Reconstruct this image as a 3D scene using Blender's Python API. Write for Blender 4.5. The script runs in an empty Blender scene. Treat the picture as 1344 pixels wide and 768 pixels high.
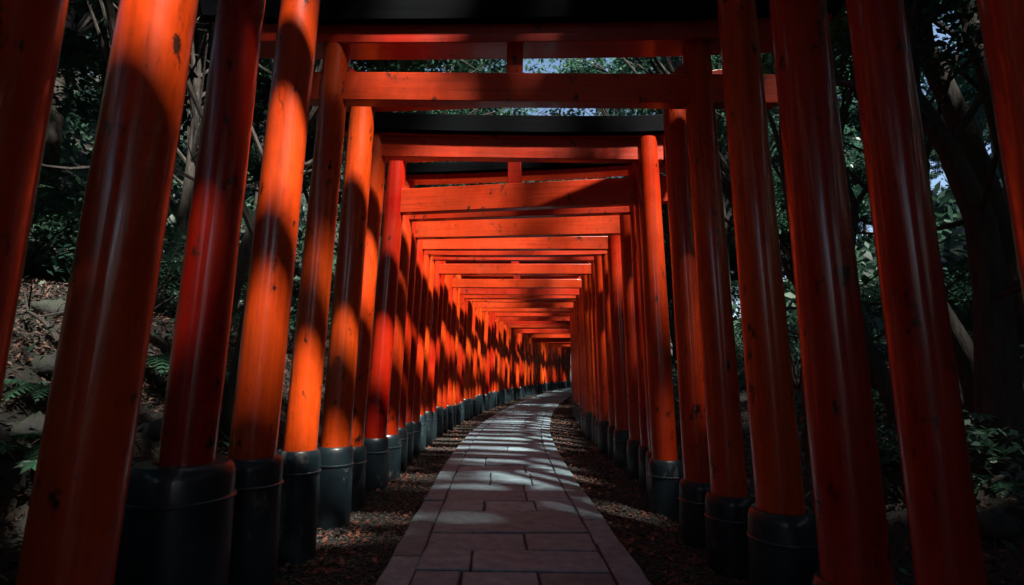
import bpy, math, random
import numpy as np
from mathutils import Matrix, Vector
from math import sin, cos, pi, radians, atan2, sqrt

sc = bpy.context.scene
col = sc.collection
random.seed(7)
rng = np.random.default_rng(11)

# ------------------------------------------------------------------ camera
cam = bpy.data.cameras.new('camera')
cam.sensor_width = 36.0
cam.lens = 18.75
cam.clip_start = 0.05
cam.clip_end = 2000
cam.dof.use_dof = True
cam.dof.focus_distance = 7.5
cam.dof.aperture_fstop = 2.8
camo = bpy.data.objects.new('camera', cam)
col.objects.link(camo)
camo.matrix_world = (Matrix.Translation((0, 0, 1.3)) @ Matrix.Rotation(radians(-1.06), 4, 'Z')
                     @ Matrix.Rotation(radians(90 + 8.35), 4, 'X') @ Matrix.Rotation(radians(0.7), 4, 'Z'))
sc.camera = camo

# ------------------------------------------------------------------ light
SUN_EL, SUN_AZ = radians(57), radians(142)      # azimuth clockwise from +Y
S = np.array([cos(SUN_EL) * sin(SUN_AZ), cos(SUN_EL) * cos(SUN_AZ), sin(SUN_EL)])
w = bpy.data.worlds.new('World')
sc.world = w
w.use_nodes = True
nt = w.node_tree
sky = nt.nodes.new('ShaderNodeTexSky')
sky.sky_type = 'NISHITA'
sky.sun_disc = False
sky.sun_elevation = SUN_EL
sky.sun_rotation = SUN_AZ
bg = nt.nodes['Background']
bg.inputs['Strength'].default_value = 0.06
nt.links.new(sky.outputs[0], bg.inputs['Color'])
sun = bpy.data.lights.new('sun', 'SUN')
sun.energy = 5.0
sun.angle = radians(3.2)
sun.color = (1.0, 0.93, 0.82)
suno = bpy.data.objects.new('sun', sun)
col.objects.link(suno)
suno.rotation_euler = Vector(S).to_track_quat('Z', 'Y').to_euler()
suno.location = (0, 0, 30)
sc.view_settings.view_transform = 'Standard'
sc.view_settings.look = 'None'
sc.view_settings.gamma = 1
sc.view_settings.exposure = 1.8
sc.view_settings.use_curve_mapping = False
sc.cycles.max_bounces = 8
sc.cycles.diffuse_bounces = 4
sc.cycles.transparent_max_bounces = 8

# ------------------------------------------------------------------ curve of the path
_ky = np.array([-60, 0, 4, 8, 11.5, 14.7, 20.2, 26, 32.8, 40, 48, 60, 90, 200.])
_kx = np.array([.1, .1, .1, .09, .21, .50, 1.22, 2.25, 3.62, 5.5, 8.1, 13.2, 30, 110.])
_m = np.gradient(_kx, _ky)


def cx(y):
    y = np.clip(np.asarray(y, float), -59.9, 199.9)
    i = np.clip(np.searchsorted(_ky, y) - 1, 0, len(_ky) - 2)
    h = _ky[i + 1] - _ky[i]
    t = (y - _ky[i]) / h
    return ((2 * t**3 - 3 * t**2 + 1) * _kx[i] + (t**3 - 2 * t**2 + t) * h * _m[i]
            + (-2 * t**3 + 3 * t**2) * _kx[i + 1] + (t**3 - t**2) * h * _m[i + 1])


def cdir(y):
    d = float(cx(y + .05) - cx(y - .05)) / .1
    n = sqrt(1 + d * d)
    return d / n, 1 / n


def on_path(y, off, z=0.0):
    """point beside the path: off to the right of the centre line"""
    tx, ty = cdir(y)
    return (float(cx(y)) + off * ty, y - off * tx, z)


def vnoise(x, y, s=0):
    x = np.asarray(x, float); y = np.asarray(y, float)
    return (np.sin(x * 1.3 + 1.7 * np.sin(y * .9 + s) + s) + np.sin(y * 1.7 + 1.3 * np.sin(x * 1.1 - s) + 2 * s)
            + .5 * np.sin(x * 3.1 + y * 2.3 + s * 3)) / 2.5


def ground_z(x, y):
    x = np.asarray(x, float); y = np.asarray(y, float)
    o = x - cx(y)
    l = np.clip(-o - 2.05, 0, None)
    r = np.clip(o - 2.1, 0, None)
    zl = np.where(l < 1.5, l * 0.95, 1.425 + (l - 1.5) * .42 + np.clip(l - 9, 0, None) * .2)
    zl = np.minimum(zl, 34 + l * .02)
    zr = np.minimum(np.where(r < 2, r * .22, .44 + (r - 2) * .42 + np.clip(r - 9, 0, None) * .2), 32 + r * .02)
    side = np.where(o < 0, zl, zr)
    amp = np.clip((np.abs(o) - 2.0) / 1.5, 0, 1)
    return -0.045 + side + amp * (.16 * vnoise(x * 1.3, y * 1.3, 1) + .25 * vnoise(x * .4, y * .4, 4))


# ------------------------------------------------------------------ materials
def mat(name):
    m = bpy.data.materials.new(name)
    m.use_nodes = True
    n = m.node_tree.nodes
    return m, n, m.node_tree.links, n['Principled BSDF']


def nd(n, t, **kw):
    o = n.new(t)
    for k, v in kw.items():
        if isinstance(v, (int, float, tuple, str, bool)) and hasattr(o, k):
            setattr(o, k, v)
        else:
            o.inputs[k].default_value = v
    return o


def ramp(n, stops):
    r = n.new('ShaderNodeValToRGB')
    e = r.color_ramp.elements
    while len(e) < len(stops):
        e.new(0.5)
    for i, (p, c) in enumerate(stops):
        e[i].position = p
        e[i].color = c if len(c) == 4 else (*c, 1)
    return r


def objcoord(n, l, scale):
    tc = n.new('ShaderNodeTexCoord')
    oi = n.new('ShaderNodeObjectInfo')
    mu = nd(n, 'ShaderNodeMath', operation='MULTIPLY')
    mu.inputs[1].default_value = 37.0
    l.new(oi.outputs['Random'], mu.inputs[0])
    ad = nd(n, 'ShaderNodeVectorMath', operation='ADD')
    l.new(tc.outputs['Object'], ad.inputs[0])
    l.new(mu.outputs[0], ad.inputs[1])
    mp = n.new('ShaderNodeMapping')
    mp.inputs['Scale'].default_value = scale
    l.new(ad.outputs[0], mp.inputs[0])
    return mp, ad, oi


def paint(name, a, b, dark, rough=.3, grain=(26, 26, .9), chips=True, coat=.5):
    """weathered gloss paint on timber: hue drifts between a and b, stains, chips, long vertical grain"""
    m, n, l, p = mat(name)
    mp, ad, oi = objcoord(n, l, grain)
    g = nd(n, 'ShaderNodeTexNoise', Scale=1.0, Detail=5.0, Roughness=.6)
    l.new(mp.outputs[0], g.inputs['Vector'])
    big = nd(n, 'ShaderNodeTexNoise', Scale=1.7, Detail=4.0)
    l.new(ad.outputs[0], big.inputs['Vector'])
    mx = nd(n, 'ShaderNodeMath', operation='ADD')
    l.new(big.outputs['Fac'], mx.inputs[0])
    l.new(oi.outputs['Random'], mx.inputs[1])
    mr = nd(n, 'ShaderNodeMapRange')
    mr.inputs['From Min'].default_value = .4
    mr.inputs['From Max'].default_value = 1.6
    l.new(mx.outputs[0], mr.inputs['Value'])
    c0 = ramp(n, [(0, a), (1, b)])
    l.new(mr.outputs[0], c0.inputs[0])
    # grain streaks and stains
    st = ramp(n, [(.28, (0, 0, 0)), (.5, (1, 1, 1))])
    l.new(g.outputs['Fac'], st.inputs[0])
    mix = nd(n, 'ShaderNodeMix', data_type='RGBA', blend_type='MULTIPLY')
    mix.inputs['Factor'].default_value = .3
    l.new(c0.outputs[0], mix.inputs['A'])
    l.new(st.outputs[0], mix.inputs['B'])
    outc = mix.outputs['Result']
    if chips:
        mpc = n.new('ShaderNodeMapping')
        mpc.inputs['Scale'].default_value = (3.0, 3.0, 1.6)
        l.new(ad.outputs[0], mpc.inputs[0])
        ch = nd(n, 'ShaderNodeTexNoise', Scale=3.2, Detail=8.0, Roughness=.68)
        l.new(mpc.outputs[0], ch.inputs['Vector'])
        cr = ramp(n, [(.60, (0, 0, 0)), (.655, (1, 1, 1))])
        l.new(ch.outputs['Fac'], cr.inputs[0])
        m2 = nd(n, 'ShaderNodeMix', data_type='RGBA')
        l.new(cr.outputs[0], m2.inputs['Factor'])
        l.new(outc, m2.inputs['A'])
        m2.inputs['B'].default_value = (*dark, 1)
        outc = m2.outputs['Result']
        # faded / dusty cloud
        fd = nd(n, 'ShaderNodeTexNoise', Scale=5.0, Detail=6.0, Roughness=.7)
        l.new(mpc.outputs[0], fd.inputs['Vector'])
        fr = ramp(n, [(.35, (.55, .55, .55)), (.6, (1, 1, 1))])
        l.new(fd.outputs['Fac'], fr.inputs[0])
        m3 = nd(n, 'ShaderNodeMix', data_type='RGBA', blend_type='MULTIPLY')
        m3.inputs['Factor'].default_value = .4
        l.new(outc, m3.inputs['A'])
        l.new(fr.outputs[0], m3.inputs['B'])
        outc = m3.outputs['Result']
    l.new(outc, p.inputs['Base Color'])
    mpk = n.new('ShaderNodeMapping')
    mpk.inputs['Scale'].default_value = (grain[0] * .5, grain[1] * .5, grain[2] * .8)
    l.new(ad.outputs[0], mpk.inputs[0])
    ck = nd(n, 'ShaderNodeTexNoise', Scale=1.0, Detail=3.0, Roughness=.55, Distortion=.4)
    l.new(mpk.outputs[0], ck.inputs['Vector'])
    kr = ramp(n, [(.492, (1, 1, 1)), (.5, (0, 0, 0)), (.508, (1, 1, 1))])
    l.new(ck.outputs['Fac'], kr.inputs[0])
    m4 = nd(n, 'ShaderNodeMix', data_type='RGBA', blend_type='MULTIPLY')
    m4.inputs['Factor'].default_value = .35
    l.new(p.inputs['Base Color'].links[0].from_socket, m4.inputs['A'])
    l.new(kr.outputs[0], m4.inputs['B'])
    l.new(m4.outputs['Result'], p.inputs['Base Color'])
    rr = nd(n, 'ShaderNodeMapRange')
    rr.inputs['To Min'].default_value = rough - .08
    rr.inputs['To Max'].default_value = rough + .22
    l.new(big.outputs['Fac'], rr.inputs['Value'])
    l.new(rr.outputs[0], p.inputs['Roughness'])
    p.inputs['Coat Weight'].default_value = coat
    p.inputs['Coat Roughness'].default_value = .09
    bp = nd(n, 'ShaderNodeBump', Strength=.22, Distance=.012)
    l.new(g.outputs['Fac'], bp.inputs['Height'])
    l.new(bp.outputs[0], p.inputs['Normal'])
    return m


M = {}
M['red'] = paint('vermilion_paint', (.38, .006, .002), (.64, .068, .005), (.03, .010, .007), rough=.24, coat=.6)
M['red_beam'] = paint('vermilion_beam_paint', (.38, .009, .003), (.58, .050, .006), (.05, .015, .01), grain=(.9, 26, 26))
M['black'] = paint('black_base_paint', (.006, .013, .018), (.012, .030, .038), (.11, .105, .095), rough=.34, grain=(9, 9, 1.2), chips=True, coat=.3)
M['cap'] = paint('black_cap_paint', (.0015, .002, .003), (.004, .005, .0065), (.03, .03, .03), rough=.6, grain=(.9, 20, 20), chips=False, coat=0)
M['cap'].node_tree.nodes['Principled BSDF'].inputs['Specular IOR Level'].default_value = .03


def simple(name, stops, scale=4, rough=.85, bump=.4, dist=.02, detail=8, mapping=(1, 1, 1), attr=None):
    m, n, l, p = mat(name)
    mp, ad, oi = objcoord(n, l, mapping)
    no = nd(n, 'ShaderNodeTexNoise', Scale=float(scale), Detail=float(detail), Roughness=.65)
    l.new(mp.outputs[0], no.inputs['Vector'])
    r = ramp(n, stops)
    l.new(no.outputs['Fac'], r.inputs[0])
    out = r.outputs[0]
    if attr:
        at = nd(n, 'ShaderNodeAttribute', attribute_name=attr)
        mx = nd(n, 'ShaderNodeMix', data_type='RGBA', blend_type='MULTIPLY')
        mx.inputs['Factor'].default_value = 1
        l.new(out, mx.inputs['A'])
        l.new(at.outputs['Color'], mx.inputs['B'])
        out = mx.outputs['Result']
    l.new(out, p.inputs['Base Color'])
    p.inputs['Roughness'].default_value = rough
    b = nd(n, 'ShaderNodeBump', Strength=bump, Distance=dist)
    l.new(no.outputs['Fac'], b.inputs['Height'])
    l.new(b.outputs[0], p.inputs['Normal'])
    return m


M['stone'] = simple('path_stone', [(.25, (.080, .125, .150)), (.5, (.150, .225, .265)), (.8, (.26, .345, .39))], scale=9, rough=.66, bump=.9, dist=.02, attr='tone')
M['soil'] = simple('forest_soil', [(.3, (.005, .005, .004)), (.55, (.014, .013, .010)), (.8, (.032, .027, .020))], scale=3, bump=.9, dist=.12, detail=12)
M['gravel'] = simple('gravel', [(.3, (.02, .018, .017)), (.6, (.07, .062, .056)), (.8, (.15, .135, .12))], scale=30, attr='tone')
M['litter'] = simple('leaf_litter', [(.3, (.05, .022, .015)), (.6, (.16, .07, .04)), (.8, (.26, .13, .08))], scale=12, attr='tone')
M['bark'] = simple('bark', [(.3, (.012, .010, .009)), (.6, (.045, .036, .03)), (.85, (.10, .085, .07))], scale=6, mapping=(3, 3, .7), bump=1.0, dist=.04)
M['rock'] = simple('mossy_rock', [(.3, (.012, .013, .013)), (.5, (.045, .045, .043)), (.7, (.03, .05, .025))], scale=5, bump=.8, dist=.04)


def leafmat(name, a, b, trans=.35, rough=.45):
    m, n, l, p = mat(name)
    tc = n.new('ShaderNodeTexCoord')
    no = nd(n, 'ShaderNodeTexNoise', Scale=1.6, Detail=6.0, Roughness=.75)
    l.new(tc.outputs['Object'], no.inputs['Vector'])
    r = ramp(n, [(.35, a), (.65, b)])
    l.new(no.outputs['Fac'], r.inputs[0])
    l.new(r.outputs[0], p.inputs['Base Color'])
    p.inputs['Roughness'].default_value = rough
    tr = n.new('ShaderNodeBsdfTranslucent')
    hs = nd(n, 'ShaderNodeHueSaturation', Value=1.5)
    l.new(r.outputs[0], hs.inputs['Color'])
    l.new(hs.outputs[0], tr.inputs['Color'])
    ms = n.new('ShaderNodeMixShader')
    ms.inputs[0].default_value = trans
    l.new(p.outputs[0], ms.inputs[1])
    l.new(tr.outputs[0], ms.inputs[2])
    l.new(ms.outputs[0], n['Material Output'].inputs['Surface'])
    return m


M['leaf'] = leafmat('tree_leaves', (.020, .062, .044), (.048, .115, .072), trans=.45)
M['leaf2'] = leafmat('maple_leaves', (.035, .085, .022), (.09, .16, .03), trans=.45)
M['fern'] = leafmat('fern_leaves', (.025, .085, .050), (.05, .14, .075), trans=.3)
M['under'] = leafmat('undergrowth_leaves', (.020, .058, .040), (.055, .11, .07), trans=.3)
M['cedar'] = leafmat('cedar_needles', (.018, .055, .042), (.04, .095, .065), trans=.35)


# ------------------------------------------------------------------ mesh helpers
class MB:
    def __init__(s):
        s.v = []; s.f = []; s.t = []

    def add(s, vs, fs, tone=None):
        o = len(s.v)
        s.v += [tuple(map(float, q)) for q in vs]
        s.f += [tuple(i + o for i in q) for q in fs]
        if tone is not None:
            s.t += [tone] * len(fs)
        return s

    def lathe(s, prof, seg=28, axis=lambda z: (0, 0), cap=True, wob=0, seed=0):
        """prof: (z, r) rows; axis(z) gives the centre so that a post can lean"""
        r_ = random.Random(seed)
        ph = [r_.uniform(0, 6.28) for _ in range(4)]
        vs, fs = [], []
        for z, r in prof:
            ax, ay = axis(z)
            for k in range(seg):
                a = 2 * pi * k / seg
                rr = r * (1 + wob * (sin(2 * a + ph[0] + z * .7) + .6 * sin(3 * a + ph[1] - z * 1.3) + .5 * sin(z * 3.1 + ph[2])))
                vs.append((ax + rr * cos(a), ay + rr * sin(a), z))
        for i in range(len(prof) - 1):
            for k in range(seg):
                k2 = (k + 1) % seg
                fs.append((i * seg + k, i * seg + k2, (i + 1) * seg + k2, (i + 1) * seg + k))
        if cap:
            fs.append(tuple(range(seg))[::-1])
            fs.append(tuple((len(prof) - 1) * seg + k for k in range(seg)))
        return s.add(vs, fs)

    def tube(s, pts, rad, seg=8):
        pts = [Vector(p) for p in pts]
        vs, fs = [], []
        up = Vector((.3, .9, .2)).normalized()
        for i, p in enumerate(pts):
            d = (pts[min(i + 1, len(pts) - 1)] - pts[max(i - 1, 0)]).normalized()
            a = d.cross(up)
            if a.length < .05:
                a = d.cross(Vector((1, 0, 0)))
            a.normalize()
            b = d.cross(a)
            for k in range(seg):
                t = 2 * pi * k / seg
                vs.append(p + (a * cos(t) + b * sin(t)) * rad[i])
        for i in range(len(pts) - 1):
            for k in range(seg):
                k2 = (k + 1) % seg
                fs.append((i * seg + k, i * seg + k2, (i + 1) * seg + k2, (i + 1) * seg + k))
        fs.append(tuple(range(seg))[::-1])
        fs.append(tuple((len(pts) - 1) * seg + k for k in range(seg)))
        return s.add(vs, fs)

    def obj(s, name, m, parent=None, smooth=True, bevel=0, sharp=True):
        me = bpy.data.meshes.new(name)
        me.from_pydata(s.v, [], s.f)
        if s.t:
            at = me.attributes.new('tone', 'FLOAT_COLOR', 'FACE')
            at.data.foreach_set('color', np.array(s.t, dtype=np.float32).ravel())
        me.update()
        if smooth:
            me.polygons.foreach_set('use_smooth', [True] * len(me.polygons))
            if sharp:
                me.set_sharp_from_angle(angle=radians(42))
        me.materials.append(m)
        o = bpy.data.objects.new(name, me)
        col.objects.link(o)
        if parent:
            o.parent = parent
        if bevel:
            b = o.modifiers.new('bevel', 'BEVEL')
            b.width = bevel
            b.segments = 2
            b.limit_method = 'ANGLE'
        return o


def quads_obj(name, V, F, m, parent=None, tone=None):
    """big meshes straight from numpy: V (n,3), F (m,4)"""
    me = bpy.data.meshes.new(name)
    me.vertices.add(len(V))
    me.vertices.foreach_set('co', np.asarray(V, np.float32).ravel())
    k = F.shape[1]
    me.loops.add(F.size)
    me.loops.foreach_set('vertex_index', F.astype(np.int32).ravel())
    me.polygons.add(len(F))
    me.polygons.foreach_set('loop_start', np.arange(0, F.size, k, dtype=np.int32))
    if tone is not None:
        at = me.attributes.new('tone', 'FLOAT_COLOR', 'FACE')
        at.data.foreach_set('color', np.asarray(tone, np.float32).ravel())
    me.update(calc_edges=True)
    me.materials.append(m)
    o = bpy.data.objects.new(name, me)
    col.objects.link(o)
    if parent:
        o.parent = parent
    return o


def thing(name, label, cat, loc=(0, 0, 0), rz=0, group=None):
    o = bpy.data.objects.new(name, None)
    o.empty_display_size = .2
    col.objects.link(o)
    o.location = loc
    o.rotation_euler = (0, 0, rz)
    o['label'] = label
    o['category'] = cat
    if group:
        o['group'] = group
    return o


def kind(o, k, label=None):
    o['kind'] = k
    if label:
        o['label'] = label
    return o


def copy_tree(o, loc, rz, scale=1, label=None):
    r = o.copy()
    col.objects.link(r)
    r.location = loc
    r.rotation_euler = (0, 0, rz)
    r.scale = (scale,) * 3
    if label:
        r['label'] = label
    for ch in list(o.children):
        c = ch.copy()
        col.objects.link(c)
        c.parent = r
    return r


# ------------------------------------------------------------------ ground
def axis_pts(lo, hi, core_lo, core_hi, fine, grow=1.22):
    a = list(np.arange(core_lo, core_hi, fine))
    s = fine; p = core_hi
    while p < hi:
        a.append(p); s *= grow; p += s
    a.append(hi)
    s = fine * grow; p = core_lo - s
    while p > lo:
        a.insert(0, p); s *= grow; p -= s
    a.insert(0, lo)
    return np.array(a)


gx = axis_pts(-300, 300, -9, 12, .16)
gy = axis_pts(-300, 400, -3, 22, .22)
X, Y = np.meshgrid(gx, gy)
Z = ground_z(X, Y)
near = (np.abs(X - cx(Y)) > 2.2)
Z = Z + near * rng.normal(0, .022, Z.shape)
V = np.stack([X.ravel(), Y.ravel(), Z.ravel()], 1)
nx, ny = len(gx), len(gy)
I = np.arange(nx * ny).reshape(ny, nx)
F = np.stack([I[:-1, :-1], I[:-1, 1:], I[1:, 1:], I[1:, :-1]], -1).reshape(-1, 4)
g = quads_obj('ground', V, F, M['soil'])
g.data.polygons.foreach_set('use_smooth', [True] * len(g.data.polygons))
kind(g, 'structure')

# path: big slabs between two edging strips, each slab with its own worn outline
HALF = .86
EDGE = .215
rnd = random.Random(3)


def slab(mb, y0, y1, o0, o1, tilt=0.007, gap=.009, th=.06, tone=None):
    n = max(2, int((y1 - y0) / .18) + 1)
    zt = rnd.uniform(-.006, .006)
    ring = []
    j = lambda: rnd.uniform(-.009, .007)
    for k in range(n):
        ring.append((y0 + gap + (y1 - y0 - 2 * gap) * k / (n - 1), o0 + gap + j()))
    for k in range(n):
        ring.append((y1 - gap - (y1 - y0 - 2 * gap) * k / (n - 1), o1 - gap + j()))
    ta, tb = rnd.uniform(-tilt, tilt), rnd.uniform(-tilt, tilt)
    ym, om = (y0 + y1) / 2, (o0 + o1) / 2
    vs = []
    for lev in (0, 1, 2):
        for (yy, oo) in ring:
            sh = .010 if lev == 2 else 0
            y2 = yy + (sh if yy < ym else -sh)
            o2 = oo + (sh if oo < om else -sh)
            p = on_path(y2, o2)
            z = [-th, -.006, 0][lev] + (zt + ta * (yy - ym) * 2 + tb * (oo - om) * 2 if lev else 0)
            vs.append((p[0], p[1], z))
    m = len(ring)
    fs = []
    for lev in (0, 1):
        for k in range(m):
            k2 = (k + 1) % m
            fs.append((lev * m + k, (lev + 1) * m + k, (lev + 1) * m + k2, lev * m + k2))
    # top as strips so that the slab follows the bend
    for k in range(n - 1):
        fs.append((2 * m + k, 2 * m + m - 1 - k, 2 * m + m - 2 - k, 2 * m + k + 1))
    t = rnd.uniform(.62, 1.15)
    mb.add(vs, fs, tone or (t * rnd.uniform(.97, 1.03), t, t * rnd.uniform(.98, 1.06), 1))


mb = MB()
y = -8.0
while y < 62:
    L = rnd.choice([.42, .5, .58, .66, .75]) * (1 if y < 30 else 1.6)
    if rnd.random() < .45:
        c = rnd.uniform(-.3, .3)
        slab(mb, y, y + L, -HALF + EDGE, c)
        slab(mb, y, y + L, c, HALF - EDGE)
    elif rnd.random() < .3:
        c = rnd.uniform(-.42, -.15)
        slab(mb, y, y + L, -HALF + EDGE, c)
        slab(mb, y, y + L, c, c + .5)
        slab(mb, y, y + L, c + .5, HALF - EDGE)
    else:
        slab(mb, y, y + L, -HALF + EDGE, HALF - EDGE)
    y += L
kind(mb.obj('path', M['stone'], smooth=False), 'structure')
mb = MB()
for sgn in (-1, 1):
    y = -8 + rnd.random()
    while y < 62:
        L = rnd.uniform(.5, .95)
        a, b = (-HALF, -HALF + EDGE) if sgn < 0 else (HALF - EDGE, HALF)
        slab(mb, y, y + L, a, b, th=.08)
        y += L
kind(mb.obj('path_edging', M['stone'], smooth=False), 'structure')
# mortar bed beneath the slabs
mb = MB()
ys = np.arange(-8, 62, .4)
vs = []
for yy in ys:
    for o in (-HALF + .01, HALF - .01):
        p = on_path(float(yy), o)
        vs.append((p[0], p[1], -.016))
fs = [(2 * i, 2 * i + 1, 2 * i + 3, 2 * i + 2) for i in range(len(ys) - 1)]
mb.add(vs, fs, (.4, .4, .4, 1))
kind(mb.obj('path_bed', M['gravel'], smooth=False), 'structure')


def off_to_xy(yy, oo):
    d = (cx(yy + .05) - cx(yy - .05)) / .1
    n_ = np.sqrt(1 + d * d)
    return cx(yy) + oo / n_, yy - oo * d / n_


# gravel beside the path
def scatter_stones(name, N, ylo, yhi, olo, ohi, r0, r1, m, label, both=True, flat=.55, bias=1.5):
    t = rng.random(N) ** bias
    yy = ylo + (yhi - ylo) * t
    oo = rng.uniform(olo, ohi, N) * (np.where(rng.random(N) < .5, -1, 1) if both else 1)
    x, yv = off_to_xy(yy, oo)
    z = ground_z(x, yv)
    r = rng.uniform(r0, r1, N)
    base = np.array([(1, 0, 0), (0, 1, 0), (-1, 0, 0), (0, -1, 0), (0, 0, 1), (0, 0, -1)], float)
    P = base[None] * r[:, None, None] * rng.uniform(.55, 1.25, (N, 6, 1))
    P[:, :, 2] *= flat
    a = rng.uniform(0, 6.28, N)
    ca, sa = np.cos(a)[:, None], np.sin(a)[:, None]
    px = P[:, :, 0] * ca - P[:, :, 1] * sa
    py = P[:, :, 0] * sa + P[:, :, 1] * ca
    V = np.stack([px + x[:, None], py + yv[:, None], P[:, :, 2] + (z + r * .25)[:, None]], -1)
    tri = np.array([(0, 1, 4), (1, 2, 4), (2, 3, 4), (3, 0, 4), (1, 0, 5), (2, 1, 5), (3, 2, 5), (0, 3, 5)])
    F = (tri[None] + (np.arange(N) * 6)[:, None, None]).reshape(-1, 3)
    c = rng.uniform(.45, 1.5, N)
    tone = np.repeat(np.stack([c, c * rng.uniform(.92, 1.0, N), c * rng.uniform(.85, 1.0, N), np.ones(N)], -1), 8, 0)
    o = quads_obj(name, V.reshape(-1, 3), F, m, tone=tone)
    kind(o, 'stuff', label)
    o['category'] = 'gravel'
    return o


scatter_stones('gravel', 42000, 2.2, 26, .87, 1.9, .008, .024, M['gravel'], 'dark gravel between the stone path and the black post bases')


def flakes(name, x, y, z, size, m, label, cat, stand=.5, tone=None, width=.5, parent=None, droop=0.25):
    """leaf shaped folded quads lying or standing at (x, y, z)"""
    N = len(x)
    a = rng.uniform(0, 2 * pi, N)
    el = rng.normal(0, stand, N)
    ux, uy, uz = np.cos(a) * np.cos(el), np.sin(a) * np.cos(el), np.sin(el)
    ro = rng.normal(0, .5, N)
    vx, vy = -np.sin(a), np.cos(a)
    wx, wy, wz = -np.sin(el) * np.cos(a), -np.sin(el) * np.sin(a), np.cos(el)
    sx = vx * np.cos(ro) + wx * np.sin(ro); sy = vy * np.cos(ro) + wy * np.sin(ro); sz = wz * np.sin(ro)
    c = np.stack([x, y, z], -1)
    U = np.stack([ux, uy, uz], -1) * size[:, None]
    W = np.stack([sx, sy, sz], -1) * (size * width)[:, None]
    dn = np.array([0, 0, -1.0]) * (size * droop)[:, None]
    V = np.stack([c - U * .5, c + W * .5 - U * .05 + dn * .2, c + U * .5 + dn, c - W * .5 - U * .05 + dn * .2], 1).reshape(-1, 3)
    F = np.arange(4 * N).reshape(-1, 4)
    if tone is None:
        k = rng.uniform(.5, 1.4, N)
        tone = np.stack([k, k, k, np.ones(N)], -1)
    o = quads_obj(name, V, F, m, parent, tone)
    if label:
        kind(o, 'stuff', label)
        o['category'] = cat
    return o


# fallen leaves: thick on the banks, thin along the path
N = 11000
yy = 2.2 + 24 * rng.random(N) ** 1.5
oo = rng.uniform(.8, 1.95, N) * np.where(rng.random(N) < .5, -1, 1)
keep = (vnoise(yy * 2.2, oo * 3, 5) > -.15) | (rng.random(N) < .25)
yy, oo = yy[keep], oo[keep]
x, yv = off_to_xy(yy, oo)
k = rng.uniform(.6, 1.7, len(x))
flakes('fallen_leaves', x, yv, ground_z(x, yv) + rng.uniform(.012, .035, len(x)), rng.uniform(.03, .075, len(x)), M['litter'],
       'reddish brown fallen leaves on the gravel strips beside the path', 'leaves', stand=.25,
       tone=np.stack([k, k * .75, k * .75, np.ones(len(k))], -1))
N = 80000
yy = -3 + 30 * rng.random(N) ** 1.25
oo = (1.9 + 8 * rng.random(N) ** 1.6) * np.where(rng.random(N) < .55, -1, 1)
x, yv = off_to_xy(yy, oo)
k = rng.uniform(.3, 1.3, N)
flakes('leaf_litter', x, yv, ground_z(x, yv) + rng.uniform(.0, .05, N), rng.uniform(.02, .065, N), M['litter'],
       'dead leaves and twigs covering the forest banks behind the gates', 'leaf litter', stand=.35,
       tone=np.stack([k, k, k * 1.05, np.ones(N)], -1), width=.42)


N = 60000
yy = 1.5 + 9 * rng.random(N)
oo = (1.95 + 4.5 * rng.random(N) ** 1.2) * np.where(rng.random(N) < .7, -1, 1)
x, yv = off_to_xy(yy, oo)
k = rng.uniform(.15, 1.2, N) ** 1.5
flakes('forest_debris', x, yv, ground_z(x, yv) + rng.uniform(.0, .07, N), rng.uniform(.02, .09, N), M['litter'],
       'crumbled leaves and twigs thick on the banks closest to the gates', 'leaf litter', stand=.5,
       tone=np.stack([k * .8, k, k * 1.25, np.ones(N)], -1), width=.3)


# ------------------------------------------------------------------ torii gates
LEAN = radians(1.8)
GROUP = 'torii gates in a row over the path'
ordw = ['nearest', 'second', 'third', 'fourth', 'fifth', 'sixth', 'seventh', 'eighth', 'ninth', 'tenth', 'eleventh', 'twelfth',
        'thirteenth', 'fourteenth', 'fifteenth', 'sixteenth', 'seventeenth', 'eighteenth', 'nineteenth', 'twentieth']


def box(mb, x0, x1, y0, y1, z0, z1, xt0=None, xt1=None, curve=0, seg=1):
    """box along X; xt0/xt1 let the ends slant outwards at the top, curve lifts the ends"""
    xt0 = x0 if xt0 is None else xt0
    xt1 = x1 if xt1 is None else xt1
    vs = []
    for k in range(seg + 1):
        t = k / seg
        up = curve * (2 * t - 1) ** 2 * abs(2 * t - 1)
        xb = x0 + (x1 - x0) * t
        xt = xt0 + (xt1 - xt0) * t
        vs += [(xb, y0, z0 + up), (xb, y1, z0 + up), (xt, y1, z1 + up), (xt, y0, z1 + up)]
    fs = [(0, 3, 2, 1)]
    for k in range(seg):
        a = 4 * k; b = a + 4
        for i in range(4):
            j = (i + 1) % 4
            fs.append((a + i, a + j, b + j, b + i))
    a = 4 * seg
    fs.append((a, a + 1, a + 2, a + 3))
    mb.add(vs, fs)


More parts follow.
